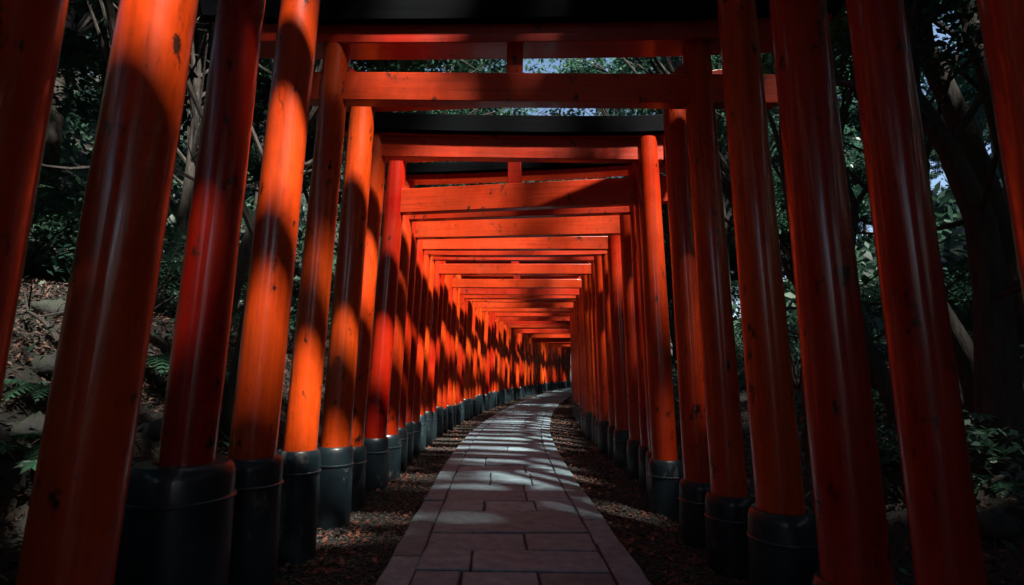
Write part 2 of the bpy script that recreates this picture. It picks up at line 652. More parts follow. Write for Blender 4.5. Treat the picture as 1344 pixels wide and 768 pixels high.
def make_gate(i, yl, yr, p, label):
    """yl / yr: depth of the two posts; p: measures of this gate"""
    A = Vector(on_path(yl, -1.5)); B = Vector(on_path(yr, 1.52 + p.get('wide', 0)))
    if 'xl' in p: A.x = p['xl']
    if 'xr' in p: B.x = p['xr']
    mid = (A + B) / 2
    rz = atan2(B.y - A.y, B.x - A.x)
    half = (B - A).length / 2
    t = thing('torii_gate', label, 'torii gate', (mid.x, mid.y, 0), rz, GROUP)
    top = p['top']
    for sgn, r, bh, br in ((-1, p['rl'], p['bl'], p['brl']), (1, p['rr'], p['br'], p['brr'])):
        lean = LEAN * p.get('leank', 1)
        off = half + 1.3 * math.tan(lean)
        dy = p['sway'] * sgn
        ax = lambda z, s=sgn, o=off, d=dy, le=lean: (s * (o - z * math.tan(le)), d * z * .01)
        z0 = bh - .12
        zz = list(np.linspace(z0, top, 12))
        prof = [(z, r * (1.035 - .10 * (z - z0) / (top - z0))) for z in zz]
        m = MB().lathe(prof, 36 if i < 10 else 20, ax, wob=.008, seed=i * 2 + (sgn > 0))
        m.obj('post', M['red'], t)
        # base: broad black sleeve, shoulder, joint line
        b = MB()
        bx_, by_ = ax(bh / 2)
        prof = [(-.25, br * 1.02), (bh * .55, br * 1.0), (bh - .165, br * .985), (bh - .160, br * 1.03), (bh - .150, br * 1.03), (bh - .145, br * .99),
                (bh - .055, br * .975), (bh - .018, br * .93), (bh, br * .86), (bh + .002, r * 1.1), (bh - .04, r * 1.0)]
        b.lathe(prof, 36 if i < 10 else 20, lambda z: (bx_, by_), cap=False, wob=.004, seed=i)
        b.obj('post_base', M['black'], t)
    xin = half + 1.3 * math.tan(LEAN)
    th = p['th']
    if p.get('nz'):
        ext = p['next']
        m = MB()
        box(m, -xin - ext, xin + ext, -.058, .058, p['nz'], p['nz'] + p['nh'])
        o = m.obj('tie_beam', M['red_beam'], t, bevel=.006)
        if p.get('ntilt'):
            o.rotation_euler = (0, p['ntilt'], 0)
            o.location.z = 0
        if p.get('wedge'):
            for s in (-1, 1):
                xp = s * (xin - (p['nz'] + .2) * math.tan(LEAN) - p['rl'] - .045)
                m = MB()
                z1 = p['nz'] + p['nh']
                s1 = .05
                m.add([(xp - s1, -.04, z1 + .002), (xp + s1, -.04, z1 + .002), (xp + s1, .04, z1 + .002), (xp - s1, .04, z1 + .002),
                       (xp + s * s1 - s * .012 * 2, -.04, z1 + .075), (xp + s * s1, -.04, z1 + .075), (xp + s * s1, .04, z1 + .075), (xp + s * s1 - s * .024, .04, z1 + .075)],
                      [(0, 1, 2, 3), (4, 5, 6, 7), (0, 1, 5, 4), (1, 2, 6, 5), (2, 3, 7, 6), (3, 0, 4, 7)])
                m.obj('wedge', M['red_beam'], t, smooth=False)
    if p.get('lz'):
        e = p['lext']
        m = MB()
        box(m, -xin - e, xin + e, -th / 2, th / 2, p['lz'], p['lz'] + p['lh'], -xin - e - .05, xin + e + .05, curve=.05, seg=14)
        m.obj('lintel', M['red_beam'], t, bevel=.006)
        if p.get('cap'):
            c = th / 2 + .05
            e2 = e + .1
            m = MB()
            z0 = p['lz'] + p['lh'] + .002
            box(m, -xin - e2, xin + e2, -c, c, z0, z0 + p['cap'], -xin - e2 - .06, xin + e2 + .06, curve=.06, seg=14)
            m.obj('lintel_cap', M['cap'], t, bevel=.012)
        if p.get('strut') and p.get('nz'):
            m = MB()
            w2 = p['strut'] / 2
            box(m, -w2, w2, -.045, .045, p['nz'] + p['nh'] - .01, p['lz'] + .01)
            m.obj('strut', M['red_beam'], t, bevel=.005)
    return t


G = random.Random(21)
near_pos = [(1.40, 1.40), (1.98, 2.02), (2.61, 2.55), (3.30, 3.19), (4.08, 3.90), (4.95, 4.48), (5.48, 5.40), (6.38, 5.74), (6.98, 6.42), (7.55, 7.08)]
pos = list(near_pos)
yy = 8.15
while yy < 46:
    a = G.uniform(-.05, .05)
    pos.append((yy + a, yy - a * .5 - .25 * max(0, 1 - (yy - 8) / 4)))
    yy += G.uniform(.52, .70) if yy < 24 else G.uniform(.58, .72)
special = {
    0: dict(xl=-1.45, xr=1.6, rl=.14, rr=.13, bl=.5, br=.4, brl=.2, brr=.19, nz=0, lz=4.35, lh=.15, cap=0),
    1: dict(xl=-1.45, xr=1.6, rl=.130, rr=.10, bl=.5, br=.38, brl=.2, brr=.17, nz=0, lz=4.32, lh=.15, cap=0),
    2: dict(xl=-1.45, xr=1.6, rl=.115, rr=.138, bl=.86, br=.38, brl=.225, brr=.19, nz=0, lz=4.3, lh=.15, cap=0),
    3: dict(xl=-1.45, xr=1.6, rl=.127, rr=.125, bl=.78, br=.53, brl=.187, brr=.19, nz=0, lz=3.98, lh=.17, cap=.12),
    4: dict(xl=-1.45, xr=1.6, rl=.113, rr=.118, bl=.71, br=.46, brl=.16, brr=.175, nz=3.40, nh=.24, lz=3.865, lh=.16, cap=.2, next=.42, lext=.85, strut=.13, wedge=1, th=.24, ntilt=radians(.9)),
    5: dict(xl=-1.45, xr=1.6, rl=.128, rr=.115, bl=.62, br=.44, brl=.17, brr=.165, nz=0, lz=3.80, lh=.13, cap=0, lext=.3, th=.16, top=3.81),
    6: dict(xl=-1.45, xr=1.6, rl=.118, rr=.12, bl=.55, br=.46, brl=.165, brr=.17, xr2=0, nz=3.53, nh=.225, lz=3.75, lh=.03, cap=.20, next=.05, lext=.3, strut=0, th=.16, top=3.77),
    7: dict(nz=3.18, nh=.30, lz=3.86, lh=.16, cap=0, strut=.16, wedge=1, next=.28, rl=.125, rr=.135, bl=.52, br=.48),
    8: dict(nz=3.27, nh=.17, lz=3.79, lh=.07, cap=.14, strut=0, next=.03),
    9: dict(nz=3.17, nh=.27, lz=3.66, lh=.14, cap=0, strut=.15, next=.03),
    10: dict(nz=3.14, nh=.2, lz=3.55, lh=.16, cap=.12, strut=.16, wedge=1),
    13: dict(nz=3.12, nh=.19, lz=3.55, lh=.15, cap=.12, strut=.15),
    16: dict(nz=3.14, nh=.19, lz=3.55, lh=.15, cap=0, strut=.15, wedge=1),
    19: dict(nz=3.12, nh=.19, lz=3.55, lh=.15, cap=.1, strut=.15),
}
near_labels = {
    0: 'nearest torii gate, dark posts cut by both side edges of the picture',
    1: 'second torii gate, thick left post with a glowing orange patch near its top',
    2: 'third torii gate, glossy left post on the broadest and tallest black base',
    3: 'fourth torii gate, brightest sunlit left post crossed by a curved shadow',
    4: 'fifth torii gate, big red lintel above strut and dark tie beam at the top',
    5: 'sixth torii gate, left post sunlit orange with dark chips in its paint',
    6: 'seventh torii gate, with a straight black cap right above its red beam',
    7: 'eighth torii gate, sunlit tie beam with centre strut and wedges beside the posts',
    8: 'ninth torii gate, plain beam directly behind the gate with strut and wedges',
}
gates = []
for i, (yl, yr) in enumerate(pos):
    p = dict(rl=G.uniform(.105, .145), rr=G.uniform(.105, .145), bl=G.uniform(.46, .56), br=G.uniform(.42, .52),
             nz=3.42 + G.uniform(-.07, .09), nh=G.uniform(.17, .23), lz=3.90 + G.uniform(-.06, .08), lh=G.uniform(.14, .2),
             cap=G.choice([.12, .14, .0, .12, 0]), next=G.choice([.03, .25, .28, .03]), lext=G.uniform(.3, .45), strut=G.choice([.13, .15, .15, 0]),
             wedge=G.random() < .4, th=G.uniform(.17, .21), sway=G.uniform(-.5, .5), leank=G.uniform(.8, 1.2))
    if i > 9 and i % 3 == 1:
        p['nz'] = 0
        p['lz'] = 3.62 + G.uniform(-.05, .05)
    if i > 9:
        p['th'] = G.uniform(.13, .17)
        p['cap'] = .13 if i % 4 in (0, 3) else 0
        if i % 2:
            p['nz'] = 0
            p['lz'] = 3.30 + G.uniform(-.12, .16)
            p['lh'] = G.uniform(.13, .2)
        else:
            p['nz'] = 3.16 + G.uniform(-.10, .12)
            p['lz'] = 3.6 + G.uniform(-.05, .05)
        if i % 6 == 2:
            p['rl'] *= .85; p['rr'] *= .85
    if i > 6:
        p['wide'] = .17 * min(1, max(0, (32 - i) / 14), (i - 6) / 2.5)
    p['brl'] = p['rl'] * 1.38
    p['brr'] = p['rr'] * 1.38
    p.update(special.get(i, {}))
    p.setdefault('top', 0)
    p['top'] = p['top'] or p['lz'] + .01
    if i in near_labels:
        lab = near_labels[i]
    elif i < 20:
        beam = ('with one bare beam' if not p['nz'] else 'tie beam, strut and lintel' if p['strut'] else 'tie beam and lintel, no strut')
        lab = f'{ordw[i]} torii gate from the camera, {beam}, straight part'.replace('from the camera, ', '')
        if i >= 15:
            lab = lab.replace('straight part', 'at the bend')
    elif i < 38:
        lab = 'orange red torii gate beyond the twentieth, packed tightly in the bend'
    else:
        lab = 'tiny distant torii gate at the far end of the bend, mostly hidden'
    gates.append(make_gate(i, yl, yr, p, lab))
# unseen gates added behind the viewer for shade and reflections on the nearest posts
for k, yb in enumerate((.72, .08, -.6, -1.25, -1.95, -2.7)):
    p = dict(rl=.13, rr=.125, bl=.5, br=.45, brl=.18, brr=.175, nz=0, nh=.2, lz=4.2, lh=.17, cap=.12, next=.25, lext=.35, strut=.14, th=.2, sway=.2, top=4.01, wedge=1)
    gates.append(make_gate(70 + k, yb, yb, p, 'unseen torii gate added behind the camera to shade the nearest posts'))

# ------------------------------------------------------------------ sun gaps in the canopy: where the photo has sunlit patches, the crowns are open
def px_ray(px, py):
    R = np.array(camo.matrix_world.to_3x3())
    return R @ np.array([(px - 672) / 700., -(py - 384) / 700., -1.])


# (point in the scene that the sun reaches, radius of the gap)
gaps = [
    ((-1.40, 1.98, 2.8), .3), ((-1.42, 1.98, 2.45), .28), ((-1.44, 1.98, 2.1), .22),
    ((-1.38, 3.25, 3.3), .24), ((-1.40, 3.25, 2.6), .28), ((-1.43, 3.25, 2.0), .28), ((-1.45, 3.25, 1.5), .22),
    ((-1.45, 4.05, 1.55), .3), ((-1.45, 4.05, 1.05), .32),
    ((-1.42, 4.9, 2.9), .35), ((-1.45, 4.9, 2.2), .42), ((-1.45, 4.9, 1.5), .42), ((-1.47, 4.9, 1.0), .4),
    ((-1.45, 5.7, 2.2), .22), ((-1.45, 6.4, 1.4), .25), ((-1.42, 6.9, 2.5), .4), ((-1.42, 7.5, 1.9), .4),
    ((-1.4, 8.5, 2.4), .55), ((-1.4, 9.5, 1.6), .6), ((-1.3, 10.6, 2.4), .7), ((-1.3, 11.8, 1.8), .7), ((-1.2, 13.2, 2.2), .7),
    ((-.9, 15, 2.2), .8), ((-.6, 17, 2), .8), ((0, 19.5, 2.1), .8), ((.6, 22.5, 2.1), .8), ((1.4, 26, 2), .9), ((2.6, 30, 2), .9), ((3.8, 35, 2), .9), ((5.0, 39, 2), .9), ((6.2, 43, 2), .9), ((2.2, 28, 2), .6),
    ((1.5, 5.65, 2.9), .3), ((1.55, 5.65, 2.2), .26), ((1.55, 6.3, 2.4), .25), ((1.6, 7.0, 2.2), .2), ((1.6, 5.0, 1.0), .14),
    ((1.55, 9.0, 2.2), .5), ((1.55, 10.5, 2.4), .6), ((1.65, 12, 2.2), .6), ((1.8, 13.5, 2.2), .6),
    ((0.9, 6.0, 3.3), .28), ((-.3, 6.0, 3.3), .22), ((1.5, 6.0, 3.3), .3), ((1.1, 7.2, 3.3), .3), ((-.2, 7.2, 3.3), .25), ((0, 8.3, 3.3), .4), ((1, 8.3, 3.3), .3),
    ((.2, 9.4, 3.6), .6), ((.3, 10.8, 3.6), .6), ((.3, 12, 3.5), .6), ((.25, 3.9, 3.95), .10), ((-1.2, 3.9, 3.95), .12), ((.3, 5.3, 3.75), .15), ((-.5, 5.3, 3.75), .12),
    ((-.27, 5.1, 0), .2), ((-.1, 5.15, 0), .13), ((.75, 5.5, 0), .1), ((-.1, 6.3, 0), .16), ((.4, 6.6, 0), .12), ((-1.1, 4.95, 0), .14), ((1.15, 5.2, 0), .13),
    ((.0, 8.0, 0), .4), ((.2, 9.2, 0), .4), ((-.3, 10.2, 0), .35), ((.5, 11.5, 0), .5), ((.5, 14, 0), .6), ((1.0, 17, 0), .6), ((1.6, 21, 0), .6), ((-.9, 9.4, 0), .3),
    ((-3.4, 4.6, 1.7), .3), ((-4.6, 5.5, 3.2), .4), ((-7, 9, 5), 1.1), ((5, 8, 3), .6), ((6.5, 9.5, 5), 1.2), ((4.2, 4.3, 1.2), .25), ((9, 12, 6), 1.6), ((-9, 14, 7), 1.6), ((7, 5, 4), .9), ((8, 7, 6), 1.3), ((6, 6, 3), .6), ((10, 9, 8), 1.6), ((-5, 8, 4), .8), ((-8, 8, 6), 1.3), ((-5.5, 12, 6), 1.2), ((5.2, 11, 4.5), .9), ((12, 15, 9), 2), ((0, 18, 7), 1.6), ((-1, 13, 7), 1.3), ((1.2, 15, 7.5), 1.3), ((4.5, 6.5, 2), .3),
]
GP = np.array([g_[0] for g_ in gaps], float)
GR = np.array([g_[1] * (((1.25 if g_[0][1] < 15 else 1.0) if g_[0][2] < 3.1 else .85) if g_[0][1] > 8 and 1 < g_[0][2] < 3.8 and abs(g_[0][0]) < 4.9 else .62 if abs(g_[0][0]) > 4 else 1) for g_ in gaps], float)


# leaf clumps added high in a crown to keep the sun off these points
shade = [(-1.3, 3.9, 3.5), (-.75, 3.9, 3.5), (-.25, 3.9, 3.45), (.75, 3.9, 3.5), (-1.0, 3.9, 3.5), (-.5, 3.9, 3.5), (0, 3.9, 3.5), (.5, 3.9, 3.5), (1.0, 3.9, 3.5), (1.4, 3.9, 3.6),
         (-1.4, 2.6, 3.0), (-1.42, 2.6, 2.3), (-1.45, 2.6, 1.6), (-1.45, 2.6, 1.0), (-1.45, 1.98, 1.1), (-1.45, 1.98, .6), (-1.45, 1.4, 1.0),
         (-1.4, 4.05, 3.3), (-1.4, 4.05, 2.7), (-1.42, 4.05, 2.2), (-1.42, 3.3, .9),
         (1.5, 3.1, 3), (1.55, 3.1, 2), (1.6, 3.1, 1), (1.5, 2.5, 2.7), (1.6, 2.5, 1.6), (1.5, 2, 2.4), (1.6, 2, 1.4), (1.5, 3.8, 2.8), (1.6, 3.8, 1.8),
         (0, 3.2, 0), (.5, 3.9, 0), (-.5, 3.9, 0), (.2, 4.6, 0)]
SH = np.array(shade, float)
ok = np.ones(len(GP), bool)
for a_ in SH:
    d_ = GP - a_
    e_ = d_ - (d_ @ S)[:, None] * S
    lower = (d_ @ S) < 0          # the gap's target lies farther down the same ray
    ok &= ~((np.sqrt((e_ ** 2).sum(1)) < .22) & lower)
print('gaps kept', ok.sum(), 'of', len(ok))
GP, GR = GP[ok], GR[ok]
SHADE_C = np.array([a_ + S * ((8.6 + .7 * sin(7 * i_) - a_[2]) / S[2]) for i_, a_ in enumerate(SH)])


def shade_clumps(n_per):
    P = leaf_cloud(SHADE_C, [.55] * len(SHADE_C), n_per, 0, .8)
    d0 = np.ones(len(P), bool)
    for q, r in zip(GP, GR):
        d = P - q
        t = d @ S
        e = d - t[:, None] * S
        d0 &= (np.sqrt((e ** 2).sum(1)) > r * .8) | (t < 0)
    return P[d0]


def carve(P):
    """keep-mask for leaf positions"""
    keep = np.ones(len(P), bool)
    for q, r in zip(GP, GR):
        d = P - q
        t = d @ S
        e = d - t[:, None] * S
        dist = np.sqrt((e ** 2).sum(1))
        wob = 1 + .22 * np.sin(e[:, 0] * 9 + q[1]) + .18 * np.sin(e[:, 1] * 13 + q[0] * 3)
        keep &= (dist > r * wob * 1.2 + .05) | (t < 0)
    off = np.abs(P[:, 0] - cx(P[:, 1]) + .1 * np.sin(P[:, 1] * 2))
    slot = (off < 1.0) & (P[:, 1] > -3) & (P[:, 1] < 30)
    return keep & ~(slot & (rng.random(len(P)) > np.where(P[:, 1] > 6.5, .75, .22)))


def bez(a, b, c, n):
    return [Vector(a) * (1 - t) ** 2 + Vector(b) * 2 * t * (1 - t) + Vector(c) * t * t for t in [k / (n - 1) for k in range(n)]]


def leaf_cloud(centres, radii, per, size, flat=.55):
    C_ = np.repeat(np.asarray(centres, float), per, 0)
    R_ = np.repeat(np.asarray(radii, float), per)
    N = len(C_)
    d = rng.normal(size=(N, 3))
    d /= np.linalg.norm(d, axis=1)[:, None]
    rr = rng.random(N) ** .5
    P = C_ + d * (R_ * rr)[:, None] * np.array([1, 1, flat])
    return P


def leaves_obj(P, size, m, parent, stand=.5, width=.55, name='crown'):
    o = flakes(name, P[:, 0], P[:, 1], P[:, 2], rng.uniform(size * .6, size * 1.3, len(P)), m, None, None, stand=stand, width=width, parent=parent)
    return o


def make_tree(name, label, cat, x, y, h, crown_r, nclump, per, size, m, lean=(0, 0), tr=.16, group=None, first=.35, world_carve=True,
              seed=0, spread_z=.45, trunk_pts=None, bare=0, flat=.5, crown_off=(0, 0)):
    r_ = random.Random(seed)
    z0 = float(ground_z(x, y)) - .15
    t = thing(name, label, cat, (x, y, z0), 0, group)
    top = Vector((lean[0], lean[1], h))
    mid = Vector((lean[0] * .25 + r_.uniform(-.4, .4), lean[1] * .25 + r_.uniform(-.4, .4), h * .5))
    pts = trunk_pts or bez((0, 0, 0), mid, top, 12)
    pts = [Vector(p) for p in pts]
    n = len(pts)
    rad = [tr * (1 - .78 * k / (n - 1)) * (1.35 if k == 0 else 1) for k in range(n)]
    m_ = MB()
    m_.tube(pts, rad, 12)
    tr_o = m_.obj('trunk', M['bark'], t)
    cs, rs = [], []
    top = pts[-1]
    cc = Vector((top.x + crown_off[0], top.y + crown_off[1], top.z))
    limbs = MB()
    for k in range(nclump):
        a = k * 2.4 + r_.uniform(-.5, .5)
        u = sqrt((k + .5) / nclump)
        zz = cc.z + r_.uniform(-1, .75) * crown_r * spread_z + (1 - u) * crown_r * .3
        c = Vector((cc.x + crown_r * u * cos(a), cc.y + crown_r * u * sin(a), zz))
        rr = crown_r * r_.uniform(.17, .32)
        cs.append(c); rs.append(rr)
        if k % 2 == 0:
            s = pts[int(n * r_.uniform(max(first, .3), .98))]
            md = s.lerp(c, .5) + Vector((r_.uniform(-.4, .4), r_.uniform(-.4, .4), r_.uniform(0, .8)))
            bp = bez(s, md, c, 7)
            b0 = tr * r_.uniform(.2, .38)
            limbs.tube(bp, [b0 * (1 - .85 * q / 6) for q in range(7)], 6)
            for w_ in range(2):
                e = c + Vector((r_.uniform(-1, 1), r_.uniform(-1, 1), r_.uniform(-.6, .5))) * rr * 1.1
                limbs.tube([bp[4], bp[4].lerp(e, .5) + Vector((0, 0, .1)), e], [b0 * .35, b0 * .2, b0 * .08], 5)
    for w_ in range(bare):
        s = pts[int(n * r_.uniform(.25, .7))]
        a = r_.uniform(0, 6.28)
        e = s + Vector((cos(a) * 1.6, sin(a) * 1.6, r_.uniform(.2, 1.4)))
        if abs(x + e.x - float(cx(y + e.y))) < 2.5 and z0 + min(e.z, s.z) < 5.2:
            continue
        limbs.tube(bez(s, s.lerp(e, .5) + Vector((0, 0, -.3)), e, 6), [tr * .16 * (1 - .8 * q / 5) for q in range(6)], 5)
    limbs.obj('limbs', M['bark'], t)
    P = leaf_cloud([tuple(c) for c in cs], rs, per, size, flat)
    if world_carve:
        P = P[carve(P + np.array([x, y, z0]))]
    # never let leaves hang inside the tunnel
    Wp = P + np.array([x, y, z0])
    inside = (np.abs(Wp[:, 0] - cx(Wp[:, 1])) < 2.6) & (Wp[:, 2] < 4.7)
    P = P[~inside]
    if label.endswith('right of the camera'):
        P = np.concatenate([P, shade_clumps(420) - np.array([x, y, z0])])  # this crown also carries the added sun-blocking leaf clumps
    leaves_obj(P, size, m, t)
    return t


# crowns that close over the tunnel
over = [
    (-5.2, -1.5, 8.6, 4.6, (2.0, 0), 'leaf'), (4.8, -5.5, 9.2, 4.8, (-1.6, 0), 'leaf'), (-3.9, -8.5, 8.8, 4.6, (1.6, 0), 'leaf'), (6.3, -.5, 9.4, 4.6, (-2.4, 0), 'leaf'),
    (-6.4, 5.0, 8.2, 4.4, (3.2, 0), 'leaf'), (6.9, 6.8, 9.4, 4.4, (-3.0, .5), 'leaf2'), (-6.0, 11.5, 8.0, 4.6, (3.0, 0), 'leaf'), (7.2, 13.2, 9.0, 4.6, (-3.2, 0), 'leaf'),
    (-5.8, 18.5, 8.4, 4.8, (3.4, 0), 'leaf'), (7.8, 20, 9.6, 4.8, (-3, 0), 'leaf'), (-4.6, 25.5, 8.6, 4.8, (3.4, 0), 'leaf'), (9.2, 27.5, 9.6, 4.8, (-3, 0), 'leaf'),
    (-2.6, 33, 8.6, 5.0, (3.4, 0), 'leaf'), (11.5, 36, 9.6, 5.0, (-3, 0), 'leaf'), (0.5, 42, 9, 5.0, (3, 0), 'leaf'), (5.0, -12.5, 10.5, 5.2, (-1, 0), 'leaf'), (-1.5, -15, 10.5, 5.2, (1, 0), 'leaf'), (9.5, -8, 10, 5, (-1, 0), 'leaf'), (-8, -5, 9, 4.6, (1, 0), 'leaf'), (0.5, -21, 9, 5.5, (0, 0), 'leaf'), (8.5, 2.5, 10, 4.5, (-1, 0), 'leaf'),
    (10, 9.5, 11, 4.6, (-1.5, 0), 'leaf'),
]
ov_lab = ['left of the camera', 'behind the camera on the right', 'behind the camera on the left', 'right of the camera',
          'left of the fifth gate', 'right of the seventh gate', 'left of the straight tunnel', 'right of the straight tunnel',
          'left of where the path bends', 'right of where the path bends', 'left of the bend beyond the nearer tree', 'inside the bend on the right',
          'on the outer side of the far bend', 'on the inner side of the far bend', 'above the far end of the tunnel', 'far behind the camera', 'behind the camera over the path', 'well behind the camera on the right slope', 'behind the camera on the left slope', 'closing the path behind the camera', 'on the right slope beside the second gate', 'on the right slope beside the tenth gate']
for k, (x, y, h, cr, ln, mm) in enumerate(over):
    make_tree('broadleaf_tree', 'tall broadleaf tree arching over the gates, ' + ov_lab[k], 'tree', x, y, h, cr, 56, 400 if k < 8 or k > 14 else 330, .185,
              M[mm], lean=ln, tr=.2, seed=100 + k, group='trees arching over the gates', bare=2)

# trees the photo shows between the posts (trunks placed by sight)
def side_tree(label, px, d, h, tr, trunk, seed, crown_r=2.2, ncl=16, per=300, m='leaf', size=.10, bare=3, name='forest_tree'):
    r = px_ray(px, 487)
    x, y = r[0] / r[1] * d, d
    return make_tree(name, label, 'tree', x, y, h, crown_r, ncl, per, size, M[m], tr=tr, trunk_pts=trunk, seed=seed, group='trees on the banks beside the gates', bare=bare)


side_tree('dark forked tree between the two leftmost posts, leaning right', 108, 5.2, 6, .17, [(0, 0, 0), (.05, 0, .8), (.1, .1, 1.8), (.02, 0, 2.8), (.22, .1, 3.8), (.5, .2, 4.8), (.6, .3, 6)], 1)
side_tree('slim pale barked tree just behind the forked one at left', 138, 7.0, 7, .13, [(0, 0, 0), (.05, 0, 1.5), (.3, .1, 3), (.2, .1, 4.5), (.5, 0, 6)], 2, m='cedar')
side_tree('straight dark tree in the gap between the second and third left posts', 262, 6.2, 8, .15, [(0, 0, 0), (.03, 0, 2), (-.05, .1, 4), (.1, 0, 6), (.1, 0, 7.5)], 3, m='cedar')
side_tree('dark tree in the narrow gap left of the brightest post', 322, 5.4, 7, .16, [(0, 0, 0), (.1, 0, 2), (.2, .1, 4), (.2, 0, 6.5)], 4)
side_tree('thick dark tree between the two rightmost posts, bent near its top', 1312, 5.0, 6, .20, [(0, 0, 0), (-.04, 0, .9), (.02, 0, 1.8), (-.02, 0, 2.6), (-.25, 0, 3.3), (-.5, .1, 4.0), (-.55, .2, 5.5)], 5, m='leaf2', bare=5)
side_tree('leaning tree curving to the left behind the rightmost gap', 1262, 6.3, 6, .15, [(0.3, 0, 0), (.1, 0, .9), (-.25, 0, 1.6), (-.4, 0, 2.4), (-.2, 0, 3.3), (-.5, .1, 4.4), (-.3, .2, 5.8)], 6, bare=5)
side_tree('S-curved slim tree in the gap right of the second right post', 1150, 6.0, 6, .12, [(.25, 0, 0), (.2, 0, .8), (-.1, 0, 1.5), (-.28, 0, 2.2), (-.1, 0, 3.1), (-.35, .1, 4.2), (-.1, .2, 5.6)], 7, bare=5)
side_tree('upright dark tree glimpsed between the third and fourth right posts', 1062, 6.6, 7, .12, [(0, 0, 0), (.05, 0, 2), (-.1, .1, 4), (0, 0, 6.5)], 8)

# forest beyond: two source trees, copied with their parts
protoA = make_tree('forest_tree', 'slender evergreen in the dark forest on the left slope', 'tree', -11, 9, 9, 3.1, 60, 260, .24, M['cedar'], tr=.2, seed=50, world_carve=False,
                   group='forest trees on the slopes', spread_z=1.25)
protoB = make_tree('forest_tree', 'spreading broadleaf tree in the dark forest on the right slope', 'tree', 11, 9, 8, 4.0, 60, 260, .23, M['leaf'], tr=.2, seed=51, world_carve=False,
                   group='forest trees on the slopes', spread_z=.85)
fr = random.Random(9)
spots = []
for side in (-1, 1):
    tries = 0
    cnt = 0
    while cnt < 92 and tries < 20000:
        tries += 1
        y = fr.uniform(-22, 70)
        o = side * (5.4 + 40 * fr.random() ** 1.4)
        x = float(cx(y)) + o
        if all((x - a) ** 2 + (y - b) ** 2 > 2.7 ** 2 for a, b in spots + [(-11, 9), (11, 9)]):
            spots.append((x, y)); cnt += 1
for k, (x, y) in enumerate(spots):
    left = x < cx(y)
    src = protoA if fr.random() < .5 else protoB
    lab = ('slender evergreen' if src is protoA else 'spreading broadleaf tree') + ' in the dark forest on the ' + ('left' if left else 'right') + ' slope'
    z, ang, sca = float(ground_z(x, y)) - .2, fr.uniform(0, 6.28), fr.uniform(.8, 1.35)
    c_ = copy_tree(src, (x, y, z), ang, sca, lab)
    if abs(x - float(cx(y))) < 20 and y < 45:
        cr_ = [q for q in c_.children if q.name.startswith('crown')][0]
        me = cr_.data
        n_ = len(me.vertices)
        co = np.zeros(n_ * 3, np.float32)
        me.vertices.foreach_get('co', co)
        co = co.reshape(-1, 4, 3)
        ctr = co.mean(1) * sca
        wc = np.stack([ctr[:, 0] * cos(ang) - ctr[:, 1] * sin(ang) + x, ctr[:, 0] * sin(ang) + ctr[:, 1] * cos(ang) + y, ctr[:, 2] + z], -1)
        kp = carve(wc) & ~((np.abs(wc[:, 0] - cx(wc[:, 1])) < 2.6) & (wc[:, 2] < 4.7))
        if kp.mean() < .995:
            co = co[kp]
            k_ = rng.uniform(.5, 1.4, len(co))
            new = quads_obj('crown', co.reshape(-1, 3), np.arange(4 * len(co)).reshape(-1, 4), me.materials[0], c_, np.stack([k_, k_, k_, np.ones(len(k_))], -1))
            bpy.data.objects.remove(cr_)

# shrubs
def make_shrub(x, y, label, r, m, size, n, seed):
    r_ = random.Random(seed)
    t = thing('shrub', label, 'shrub', (x, y, float(ground_z(x, y))), 0, 'shrubs on the banks')
    st = MB()
    cs, rs = [], []
    for k in range(11):
        a = r_.uniform(0, 6.28); u = r_.uniform(.15, .9) * r
        c = Vector((u * cos(a), u * sin(a), r * r_.uniform(.35, 1.15)))
        st.tube(bez((0, 0, -.05), (u * .3 * cos(a), u * .3 * sin(a), c.z * .7), c, 5), [.014, .012, .009, .006, .003], 5)
        cs.append(tuple(c)); rs.append(r * r_.uniform(.3, .5))
    st.obj('stems', M['bark'], t)
    P = leaf_cloud(cs, rs, n, size, .7)
    o = leaves_obj(P, size, M[m], t, name='foliage')
    return t


s1 = make_shrub(-4.3, 6.5, 'small leaved dark shrub on the left bank', .6, 'leaf', .055, 130, 1)
s2 = make_shrub(4.2, 6.8, 'narrow leaved dark shrub on the right bank', .6, 'under', .075, 100, 2)
cnt = 0
sp = []
while cnt < 44:
    y = fr.uniform(1.0, 20)
    side = fr.choice((-1, 1))
    o = side * fr.uniform(3.0, 8.5)
    if side < 0 and o > -3.6 and y < 6: continue
    x = float(cx(y)) + o
    if abs(x) / y > 1.15: continue
    if any((x - a) ** 2 + (y - b) ** 2 < .8 for a, b in sp): continue
    sp.append((x, y)); cnt += 1
    src = s1 if fr.random() < .5 else s2
    copy_tree(src, (x, y, float(ground_z(x, y)) - .03), fr.uniform(0, 6.28), fr.uniform(.7, 1.7),
              ('small' if src is s1 else 'narrow') + ' leaved dark shrub on the ' + ('left' if side < 0 else 'right') + ' bank')

# low plants over the banks: nobody could count these
N = 46000
yy = .5 + 26 * rng.random(N) ** 1.2
oo = (2.15 + 11 * rng.random(N) ** 1.3) * np.where(rng.random(N) < .5, -1, 1)
x, yv = off_to_xy(yy, oo)
k = vnoise(x * 1.6, yv * 1.6, 9) + rng.normal(0, .3, N)
kp = k > .05
x, yv = x[kp], yv[kp]
flakes('ground_cover', x, yv, ground_z(x, yv) + rng.uniform(.02, .30, len(x)) ** 1.2, rng.uniform(.04, .12, len(x)), M['under'],
       'low leafy ground cover on the forest banks behind both rows of posts', 'ground cover', stand=.5)


